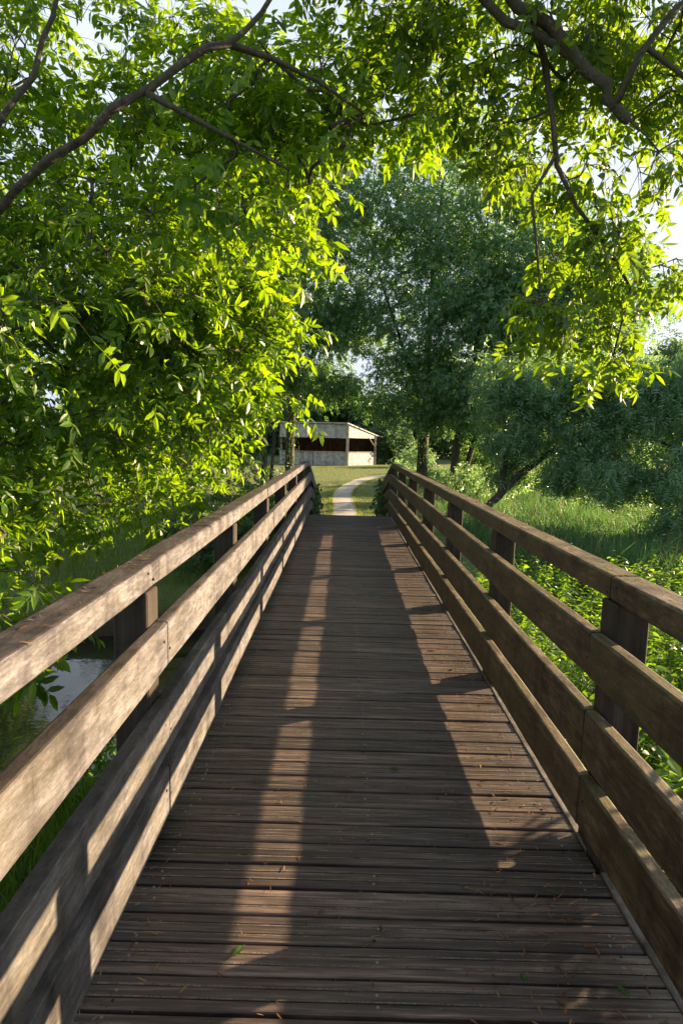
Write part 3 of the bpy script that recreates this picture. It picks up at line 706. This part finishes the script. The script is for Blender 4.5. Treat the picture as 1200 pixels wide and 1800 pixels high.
tree('woodland_tree', 'low leaning tree with silvery drooping foliage spreading over the right meadow', [
    ([(4.9, 21, -1.1), (5.6, 20.8, -.1), (6.6, 20.4, 1.0), (8.0, 19.8, 1.9), (10, 19, 2.3), (12.4, 18, 2.2)], .15, .035), ([(5.6, 20.8, -.1), (5.9, 20.9, 2), (6.6, 20.8, 4)], .12, .04), ([(8, 19.8, 1.9), (8.8, 19.2, 2.8), (10, 18.4, 3.9)], .1, .03), ([(9.2, 19.2, 2.2), (10, 17.6, 1.6), (10.4, 16.6, .7)], .06, .02)],
    [((6.0, 21.2, 3.6), (1.4, 1.2, 1.5), 75), ((7.4, 20.2, 3.6), (1.7, 1.5, 1.6), 90), ((6.3, 20.8, 1.9), (1.1, 1.0, .7), 36), ((8.4, 19.4, 1.9), (1.5, 1.2, .9), 60), ((9.2, 18.8, 3.4), (1.9, 1.6, 1.5), 110),
     ((11.2, 18, 3.4), (2.2, 1.8, 1.6), 115), ((8.6, 18.0, .9), (1.2, 1.1, .7), 36), ((10.4, 17, 1.2), (1.6, 1.2, .9), 60), ((12.6, 17.4, 2.0), (1.8, 1.6, 1.3), 70), ((12.6, 18.4, 4.6), (1.8, 1.6, 1.0), 40), ((9.4, 16.6, .0), (.8, .6, .5), 16), ((11.6, 16.2, .3), (1.0, .7, .5), 18), ((7.5, 19.8, .9), (1.1, .8, .5), 26), ((6.2, 21.4, 1.0), (.8, .6, .5), 16)],
    M['leaf_droop'], TEMPL_DROOP, M['bark_dark'], 25, per_tip=20, twig=.6, twigs=False, tip_r=.007, droop=.9, hang=.5, spacing=.4)

# trees on the left bank and beyond: they stand behind the ash
for i, (x, y, h, w, mt, lab) in enumerate([
    (-10.5, 14.5, 8.5, 2.7, 'leaf_mid2', 'bushy tree behind the ash on the far left bank'),
    (-12.5, 9.5, 9.5, 3.2, 'leaf_mid2', 'broad tree at the far left edge beyond the ash'),
    (-5.4, 21, 10.5, 2.8, 'leaf_mid2', 'fresh green tree between the ash and the ivy-clad tree'),
    (-18, 22, 12, 4.2, 'leaf_mid', 'dark tree far back on the left beyond the stream'),
    (-9.5, 34, 13, 4.2, 'leaf_mid', 'dark tree left of the shed')]):
    z = gz(x, y)
    tree('bank_tree', lab, [([(x, y, z), (x+.2, y, z+h*.3), (x, y+.2, z+h*.85)], .2, .04), ([(x+.1, y, z+h*.25), (x+1.2, y-.4, z+h*.55)], .1, .03), ([(x+.1, y, z+h*.28), (x-1.2, y+.3, z+h*.6)], .1, .03)],
         [((x, y, z+h*.66), (w, w, h*.34), 130), ((x+w*.5, y-.6, z+h*.42), (w*.6, w*.6, h*.2), 50), ((x-w*.4, y-.4, z+h*.36), (w*.7, w*.6, h*.2), 50)],
         M[mt], TEMPL_MID, M['bark_dark'], 30+i, per_tip=20, twig=.7, twigs=False, tip_r=.008, spacing=.7)

# the distant tree line
FAR = [(-26, 66, 13, 6), (-17, 72, 12, 5), (-8, 70, 11, 4.6), (-1.5, 74, 9.5, 4), (4.5, 72, 7.5, 3.4), (10, 74, 9, 3.8), (17, 70, 12, 5), (24, 77, 12, 5), (41, 78, 16, 6.5), (27, 41, 7, 3.6), (50, 84, 18, 7)]
FLAB = ['far left end of the distant tree line', 'second from the left in the distant tree line', 'directly behind the left part of the shed', 'behind the peak of the shed roof', 'just right of the shed, lowest of the distant trees',
        'behind the trunks right of the path', 'beyond the tall dark tree', 'right of the tall dark tree in the tree line', 'pale in the gap at the right edge', 'nearest of the distant trees, beyond the meadow', 'tallest and farthest at the right edge']
for i, ((x, y, h, w), lb) in enumerate(zip(FAR, FLAB)):
    z = gz(x, y)
    tree('distant_tree', 'rounded green tree '+lb, [([(x, y, z), (x+.2, y, z+h*.4), (x, y, z+h*.9)], .28, .06)],
         [((x, y, z+h*.60), (w, w*.8, h*.40), 120), ((x+rnd.uniform(-1, 1), y-1.5, z+h*.26), (w*.9, w*.6, h*.24), 70)],
         M['leaf_far'] if i % 3 else M['leaf_mid2'], TEMPL_FAR, M['bark_dark'], 50+i, per_tip=20, twig=1.3, twigs=False, tip_r=.012, spacing=1.2, scale=(.8, 1.4), group='trees in the distant tree line')
# ------------------------------------------------------------------ shrubs and ivy
def shrub(name, label, c, r_, n, mat, templ, seed, per_tip=14, twig=.4, scale=(.7, 1.1), group=None, droop=.3, cat='shrub'):
    x, y = c[0], c[1]; z = gz(x, y); rng = np.random.default_rng(seed)
    lines = []
    for k in range(4):
        a = k*1.6+rng.random(); lines.append(([(x+.05*math.cos(a), y+.05*math.sin(a), z-.03), (x+r_[0]*.25*math.cos(a), y+r_[1]*.25*math.sin(a), z+r_[2]*.6), (x+r_[0]*.5*math.cos(a), y+r_[1]*.5*math.sin(a), z+r_[2]*1.1)], .03, .01))
    return tree(name, label, lines, [((x, y, z+r_[2]), r_, n)], mat, templ, M['bark_dark'], seed, per_tip=per_tip, twig=twig, twigs=False, tip_r=.004, scale=scale, spacing=.3, group=group, droop=droop, trunk_name='stem', cat=cat)
shrub('shrub', 'dark shrub on the far bank behind the left rail', (-2.6, 12.2), (1.3, 1.0, .85), 60, M['leaf_ivy'], TEMPL_ASH, 70, 12)
shrub('shrub', 'low dark shrub by the stream at the far left', (-8.8, 12.6), (1.8, 1.1, 1.1), 70, M['leaf_ivy'], TEMPL_ASH, 71, 12)
shrub('shrub', 'rounded shrub under the ash beside the bridge', (-1.9, 14.6), (1.0, 1.0, .8), 40, M['leaf_mid2'], TEMPL_ASH, 72, 12)
shrub('shrub', 'small shrub under the trees left of the lawn', (-3.0, 18.6), (1.3, 1.2, .9), 45, M['leaf_mid2'], TEMPL_ASH, 73, 12)
shrub('shrub', 'dense dark shrub behind the right corner of the shed', (4.7, 57), (2.6, 2.2, 2.1), 70, M['leaf_far'], TEMPL_FAR, 74, 12, .8)
shrub('shrub', 'pale-leaved shrub right of the shed front', (6.0, 50), (1.6, 1.2, .9), 40, M['leaf_droop'], TEMPL_MID, 75, 14, .5)
shrub('shrub', 'pale grassy bush at the foot of the tall dark tree', (3.3, 33), (.9, .8, .7), 30, M['leaf_droop'], TEMPL_MID, 76, 14, .4)
shrub('shrub', 'tangle of brush under the twin-trunked tree', (5.6, 25.5), (1.6, 1.2, .8), 40, M['leaf_droop'], TEMPL_MID, 77, 14, .4)
shrub('shrub', 'sunlit leafy shrub overhanging the water at the left', (-2.35, 4.7), (.65, .5, .46), 60, M['leaf_weed'], TEMPL_ASH, 78, 7, .25, (.6, .9))
shrub('shrub', 'tall weeds close beside the right railing, near the start of the bridge', (2.4, 1.9), (.55, .95, .95), 130, M['leaf_weed'], TEMPL_ASH, 79, 14, .25)
shrub('shrub', 'added shrub out of view beyond the tall weeds on the right, shading the near deck', (3.9, 2.6), (.8, 1.0, 1.12), 110, M['leaf_mid2'], TEMPL_ASH, 81, 16, .3)  # unseen, added to keep low sun off the near planks
shrub('shrub', 'leafy shrub at the left edge under the ash', (-7.6, 9.4), (1.2, .9, .9), 50, M['leaf_ash'], TEMPL_ASH, 80, 9, .3)

for i, (x, y, w, h, mt_, lb) in enumerate([(9.5, 38, 2.2, 1.3, 'leaf_mid2', 'pale green bush at the far side of the meadow, left of the others'), (14, 36, 2.6, 1.5, 'leaf_droop', 'silvery bush in the middle of the far side of the meadow'),
        (18.5, 33, 2.6, 1.6, 'leaf_mid2', 'broad fresh green bush at the right end of the meadow'), (23, 30, 2.4, 1.7, 'leaf_droop', 'tall silvery bush at the right edge behind the meadow')]):
    shrub('meadow_bush', lb, (x, y), (w, 1.5, h), 60, M[mt_], TEMPL_MID, 110+i, 16, .7, (.8, 1.3), 'bushes along the far side of the meadow')

def ivy(label, pts, spread, n, seed):
    rng = np.random.default_rng(seed); P = np.array(pts, float)
    root = empty('ivy', tuple(P[0])); tag(root, label, 'ivy', None)
    t = rng.random(n)*(len(P)-1); c = np.stack([catmull(P[:, q], t) for q in range(3)], -1)
    c += rng.normal(0, 1, (n, 3))*np.asarray(spread)
    F = rng.normal(0, .5, (n, 3)); F[:, 2] -= .7; up = rng.normal(0, .5, (n, 3)); up[:, 1] -= .9; up[:, 2] += .5
    V, FS = scatter(TEMPL_SINGLE, c, F, up, rng.uniform(.7, 1.5, n), rng)
    mk('foliage', V, FS, M['leaf_ivy'], root)
    b = MB()
    for k in range(5):
        tt = np.linspace(0, len(P)-1, 12); q = np.stack([catmull(P[:, a], tt) for a in range(3)], -1)+rng.normal(0, .04, (12, 3)); b.tube(q, .008, 4)
    b.build('stem', M['bark_dark'], root, True)
ivy('ivy climbing over the far end of the right railing', [(1.0, 13.9, -.2), (1.0, 14.6, .1), (1.02, 15.4, .25), (1.1, 16.4, .0), (1.1, 16.9, -.7)], (.10, .35, .22), 520, 90)
ivy('ivy climbing at the far end of the left railing', [(-.62, 13.7, -.05), (-.66, 14.6, .15), (-.68, 15.6, .1), (-.7, 16.6, -.3)], (.06, .3, .2), 260, 91)
ivy('ivy wrapped round the trunk of the tree in front of the shed', [(-2.75, 29.75, -1), (-2.74, 29.75, 1), (-2.66, 29.75, 3), (-2.5, 29.8, 5)], (.22, .14, .5), 900, 92)
ivy('ivy hanging on the tall dark trunk right of the path', [(3.95, 29.2, -1), (3.95, 29.2, 1), (3.95, 29.25, 3), (4, 29.3, 5)], (.26, .14, .5), 900, 93)

# ------------------------------------------------------------------ grass and weeds
def blades(name, P, h, w, mat, rng, lean=.35, kind='stuff'):
    n = len(P); a = rng.random(n)*2*np.pi; s_ = np.stack([np.cos(a), np.sin(a), 0*a], -1)
    b_ = rng.random(n)*2*np.pi; l_ = np.stack([np.cos(b_), np.sin(b_), 0*b_], -1)*(lean*h*rng.random(n))[:, None]
    up = np.stack([0*h, 0*h, h], -1); W = (w*rng.uniform(.6, 1.2, n))[:, None]*s_
    V = np.stack([P-W, P+W, P+up*.55+l_*.35+W*.7, P+up*.55+l_*.35-W*.7, P+up*.95+l_], 1).reshape(-1, 3)
    i = np.arange(n)[:, None]*5
    o = mk(name, V, [i+np.array([[0, 1, 2, 3]]), i+np.array([[3, 2, 4]])], mat)
    return tag(o, kind=kind)
def on_ground(n, x0, x1, y0, y1, rng, keep=None):
    x = rng.uniform(x0, x1, n); y = rng.uniform(y0, y1, n)
    if keep is not None: k = keep(x, y); x = x[k]; y = y[k]
    return np.stack([x, y, ground_z(x, y)-.02], -1)
rg = np.random.default_rng(3)
def off_path(x, y):
    d = np.min((x[:, None]-PATH[None, :, 0])**2+(y[:, None]-PATH[None, :, 1])**2, 1) if len(x) < 2e5 else None
    return d > (.43+.1*rg.random(len(x)))**2
P = np.concatenate([on_ground(26000, -5, 6.5, 17, 30, rg, off_path), on_ground(26000, -9, 10, 30, 53, rg, off_path)])
e_ = rg.integers(0, 100, 9000); sd_ = rg.choice((-1, 1), 9000); dp = np.gradient(PATH, axis=0); dp /= np.linalg.norm(dp, axis=1)[:, None]
q_ = PATH[e_]+np.stack([-dp[e_, 1], dp[e_, 0]], -1)*(sd_*rg.normal(.50, .07, 9000))[:, None]+dp[e_]*rg.uniform(-.2, .2, 9000)[:, None]
P = np.concatenate([P, np.column_stack([q_, ground_z(q_[:, 0], q_[:, 1])-.01])])
tag(blades('lawn_grass', P, rg.uniform(.03, .12, len(P)), np.full(len(P), .009), M['blade_lawn'], rg), 'short mown grass on both sides of the gravel path', 'grass')
def mead(x, y): return (x > 3.2+.12*np.maximum(0, 20-y)) & (y > stream_y(x)+1.8) & (rg.random(len(x)) < np.clip(1.25-(y-11)/40, .2, 1))
P = on_ground(120000, 3, 24, 10.5, 42, rg, mead)
hh = (.85+.2*np.clip((17-P[:, 1])/6, 0, 1))*(.35+.5*rg.random(len(P)))*(.75+.5*np.sin(P[:, 0]*1.1+np.sin(P[:, 1]*.7)*2)**2)
tag(blades('meadow_grass', P, hh, .006+.0004*P[:, 1], M['blade_meadow'], rg, .9), 'tall shaded meadow grass right of the bridge', 'grass')
P = on_ground(2600, 3, 24, 11, 40, rg, mead)
tag(blades('meadow_stalks', P, rg.uniform(.7, 1.25, len(P)), np.full(len(P), .009), M['straw'], rg, .5), 'pale dry seed stalks standing in the meadow grass', 'stalks')
P = on_ground(26000, -7, -1.05, 1.5, 6.3, rg)
P2 = on_ground(9000, -8, 1.3, 10.5, 17, rg, lambda x, y: y > stream_y(x)+2.2)
P = np.concatenate([P, P2, on_ground(7000, 1.3, 6, -1, 7, rg)])
tag(blades('bank_grass', P, rg.uniform(.12, .45, len(P)), np.full(len(P), .006), M['blade_bank'], rg, .8), 'long grass on the banks of the stream beside the bridge', 'grass')

def weeds():
    rng = np.random.default_rng(33); b = MB(); LP = []; LF = []
    x = rng.uniform(1.75, 13, 3900); y = rng.uniform(2.8, 13.5, 3900)
    k = (y < stream_y(x)+2.3) & (y > 2.4+.12*x) & (rng.random(3900) < .9); x = x[k]; y = y[k]
    for q in range(len(x)):
        z = float(ground_z(x[q], y[q])); z = max(z, -1.6); h = rng.uniform(.5, 1.1)
        l_ = rng.normal(0, .13, 2); tip = np.array([x[q]+l_[0], y[q]+l_[1], z+h])
        p0 = np.array([x[q], y[q], z]); b.tube([p0, (p0+tip)/2+[l_[0]*.1, 0, 0], tip], [.005, .004, .002], 3)
        m_ = int(h/.07)
        for i in range(m_):
            t = (i+1)/m_; c = p0*(1-t)+tip*t; a = i*1.57+rng.random()
            for s_ in (0, math.pi): LP.append(c); LF.append((math.cos(a+s_), math.sin(a+s_), rng.uniform(-.5, .35)))
    LP = np.array(LP); LF = np.array(LF); n = len(LP); up = rng.normal(0, .3, (n, 3)); up[:, 2] += 1
    V, FS = scatter(TEMPL_SINGLE, LP, LF, up, rng.uniform(.7, 1.5, n), rng)
    o = mk('weed_patch', V, FS, M['leaf_weed']); tag(o, 'sunlit leafy weeds covering the bank right of the bridge', 'weeds', kind='stuff')
    b.v = [np.concatenate(b.v)]; s_ = b.build('weed_stem', M['leaf_weed'], o); s_['kind'] = 'stuff'
    # pale flower heads in the meadow
    n = 150; P = on_ground(n*3, 4.5, 16, 12.5, 26, rng, mead)[:n]; V = []; LPp = []
    for p in P:
        h = rng.uniform(.5, .95); m_ = 16
        a = rng.random(m_)*6.28; r_ = .06*np.sqrt(rng.random(m_)); LPp.append(np.stack([p[0]+r_*np.cos(a), p[1]+r_*np.sin(a), p[2]+h+rng.normal(0, .008, m_)], -1))
    LPp = np.concatenate(LPp); n = len(LPp); F = rng.normal(0, 1, (n, 3)); F[:, 2] *= .3; up = rng.normal(0, .3, (n, 3)); up[:, 2] += 1
    V, FS = scatter([leaflet(.02, .016)], LPp, F, up, np.ones(n), rng)
    tag(mk('meadow_flowers', V, FS, M['petal']), 'small white flower heads among the meadow grass', 'flowers', kind='stuff')
weeds()

# ------------------------------------------------------------------ the shed
def shed():
    C0 = np.array([.30, 50.0]); aL = R(176); aR = R(52)
    dL = np.array([math.cos(aL), math.sin(aL)]); dR = np.array([math.cos(aR), math.sin(aR)])
    L_L, L_R = 5.7, 4.1; z0 = gz(.3, 50)-.05
    root = empty('shelter', (C0[0], C0[1], z0)); tag(root, 'open-sided grey timber shelter with a sloping roof beyond the lawn', 'shelter')
    depth = 5.0; nL = np.array([-dL[1], dL[0]]); nL = nL if nL[1] > 0 else -nL
    def wallpanel(name, p, d, l, za, zb, za2=None, zb2=None, t=.05, mat='shed_wall', board_w=.14, parent=root):
        """vertical boards side by side, each a hair proud or shy of the next; top may slope"""
        b = MB(); n = int(l/board_w); nn = np.array([d[1], -d[0]])
        if nn[1] > 0: nn = -nn
        for i in range(n):
            u0_, u1_ = l*i/n+.003, l*(i+1)/n-.003; o_ = rnd.uniform(0, .012)
            def zt(u): return zb+(0 if zb2 is None else (zb2-zb)*u/l)
            q = []
            for off in (o_, -t):
                for u in (u0_, u1_):
                    pt = p+d*u+nn*off; q += [(pt[0], pt[1], za), (pt[0], pt[1], zt(u))]
            b.add(q, [(0, 2, 3, 1), (4, 5, 7, 6), (0, 1, 5, 4), (2, 6, 7, 3), (1, 3, 7, 5), (0, 4, 6, 2)])
        return b.build(name, M[mat], parent)
    H = 3.55; ht = 1.12
    wallpanel('wall_panel', C0+dL*.10, dL, L_L, z0, z0+1.2)
    wallpanel('wall_panel', C0+dR*.10, dR, L_R-.2, z0, z0+1.12)
    wallpanel('fascia', C0+dL*.10, dL, L_L, z0+2.36, z0+H-.04)
    wallpanel('fascia', C0+dR*.10, dR, L_R-.2, z0+2.40, z0+H-.05, None, z0+2.62)
    back = C0+nL*depth
    wallpanel('back_wall', back-dL*2.4, dL, L_L+2.4, z0, z0+2.6, mat='shed_dark')
    wallpanel('back_wall', C0+dL*L_L, nL, depth, z0, z0+2.9, mat='shed_dark')
    wallpanel('back_wall', C0+dR*L_R, (back-dL*2.4-C0-dR*L_R)/np.linalg.norm(back-dL*2.4-C0-dR*L_R), float(np.linalg.norm(back-dL*2.4-C0-dR*L_R)), z0, z0+2.4, mat='shed_dark')
    def post(p, h, w=.085):
        b = MB(); b.cbox(p[0]-w, p[0]+w, p[1]-w, p[1]+w, z0-.05, z0+h, .008); b.build('post', M['shed_post'], root)
    post(C0+np.array([0, -.05]), H+.02, .11); post(C0+dR*L_R, 2.62, .085)
    for u in (L_L,): post(C0+dL*u+nL*.12, H-.1, .07)
    b = MB(); pa = C0+dR*(L_R-.15); pb = C0+dR*(L_R-1.0)
    b.tube([(pa[0], pa[1]-.02, z0+1.75), (pb[0], pb[1]-.02, z0+2.44)], [.05, .05], 4); b.build('brace', M['shed_post'], root)
    b = MB()
    for d, l in ((dL, L_L), (dR, L_R)):
        pa = C0+d*.1; pb = C0+d*(l-.1); o_ = np.array([0, -.03])
        for zz in (1.17, ):
            pts = [(pa[0], pa[1]-.09, z0+zz), (pb[0], pb[1]-.09, z0+zz), (pb[0], pb[1]+.07, z0+zz), (pa[0], pa[1]+.07, z0+zz)]
            b.add(pts+[(q[0], q[1], q[2]+.05) for q in pts], [(3, 2, 1, 0), (4, 5, 6, 7), (0, 1, 5, 4), (1, 2, 6, 5), (2, 3, 7, 6), (3, 0, 4, 7)])
    b.build('sill', M['shed_post'], root)
    # the roof: a sheet of real thickness with an eave
    ring = [C0+dL*(L_L+.25)+np.array([0, -.2]), C0+np.array([0, -.22]), C0+dR*(L_R+.10)+np.array([.03, -.10]), back-dL*2.9+nL*.3, back+dL*(L_L+.25)+nL*.3]
    zs = [H+.02, H+.04, 2.66, 2.55, 2.75]
    n = len(ring); V = [(p[0], p[1], z0+z) for p, z in zip(ring, zs)]+[(p[0], p[1], z0+z+.09) for p, z in zip(ring, zs)]
    cb = np.mean(V[:n], 0); ct = np.mean(V[n:], 0); V += [tuple(cb), tuple(ct)]
    T = [(i, (i+1) % n, 2*n) for i in range(n)]+[(n+(i+1) % n, n+i, 2*n+1) for i in range(n)]
    mk('roof', V, [[(i, n+i, n+(i+1) % n, (i+1) % n) for i in range(n)], T], M['shed_wall'], root)
shed()

# ------------------------------------------------------------------ litter on the deck and the handrails
def litter():
    rng = np.random.default_rng(77)
    def pts_deck(n, x0, x1, y0, y1):
        x = rng.uniform(x0, x1, n); y = y0+(y1-y0)*rng.random(n)**1.3; return np.stack([x, y, dz(y)+.004], -1)
    P = [pts_deck(900, -.66, 1.0, 1.3, 10), pts_deck(900, .5, 1.05, 1.4, 11), pts_deck(260, -.74, -.6, 1.4, 9), pts_deck(380, .8, 1.05, 3.5, 9.5)]
    for x, z in ((XL-.12, 1.19), (XR+.12, 1.19)):
        n = 260; P.append(np.stack([x+rng.uniform(-.05, .05, n), rng.uniform(.6, 9, n), np.full(n, z+.002)], -1))
    P = np.concatenate(P); n = len(P); a = rng.random(n)*6.28
    F = np.stack([np.cos(a), np.sin(a), rng.normal(0, .08, n)], -1); up = rng.normal(0, .25, (n, 3)); up[:, 2] += 1
    V, FS = scatter([leaflet(.030, .006, .1, .2), leaflet(.018, .007, .3, .3), leaflet(.040, .004, .2, .1)], P, F, up, rng.uniform(.55, 1.35, n), rng)
    tag(mk('leaf_litter', V, FS, M['dry']), 'dry seed wings and leaf crumbs scattered over the deck and handrails', 'leaf litter', kind='stuff')
    spec = [(.93, 1.62, 'pale green fallen leaflet near the right rail at the bottom of the deck', .055, 2.0, 'leaf_weed'), (-.32, 1.72, 'slender green fallen leaf left of the middle of the deck', .075, 1.1, 'leaf_weed'),
            (.86, 2.03, 'green fallen leaf close to the right edge strip', .05, 2.6, 'leaf_weed'), (.62, 1.66, 'small green fallen leaf lying across a plank gap', .04, 1.7, 'leaf_weed'),
            (.28, 2.86, 'curled greenish leaf in the middle of the deck', .06, .1, 'leaf_weed'), (1.0, 1.52, 'pale leaf beside the bottom of the edge strip', .045, 1.9, 'leaf_weed'),
            (.9, 1.8, 'brown curled leaf near the right edge strip', .05, 2.9, 'dry'), (.84, 1.9, 'brown crumpled leaf fragment on the near right planks', .045, .6, 'dry'), (.72, 1.58, 'orange brown leaf on the nearest planks', .05, 2.2, 'dry'),
            (.75, 4.6, 'brown leaf in the sunlit patch of the deck', .07, .3, 'dry'), (.02, 2.66, 'dry twig-like leaf on the middle seam of screws', .05, .2, 'dry'), (-.05, 1.9, 'dry grass-coloured leaf scrap near the middle screws', .04, .9, 'dry'), (.86, 4.2, 'yellow-green leaf sprig in the sunlit patch', .07, 1.3, 'leaf_weed')]
    for x, y, lab, L, a, mt in spec:
        V, Q, T = leaflet(L, L*.36, rng.uniform(.1, .4), rng.uniform(.2, .6)); V = rotz(V, a)+[x, y, .008]
        V2, Q2, T2 = leaflet(L*.7, L*.2, .3, .4); V2 = rotz(V2, a+1.9)+[x, y, .006]
        VV = np.concatenate([V, V2]) if mt == 'dry' else V
        o = mk('fallen_leaf', VV, [np.concatenate([Q, Q2+8]) if mt == 'dry' else Q, np.concatenate([T, T2+8]) if mt == 'dry' else T], M[mt])
        tag(o, lab, 'leaf', 'fallen leaves on the deck')
litter()
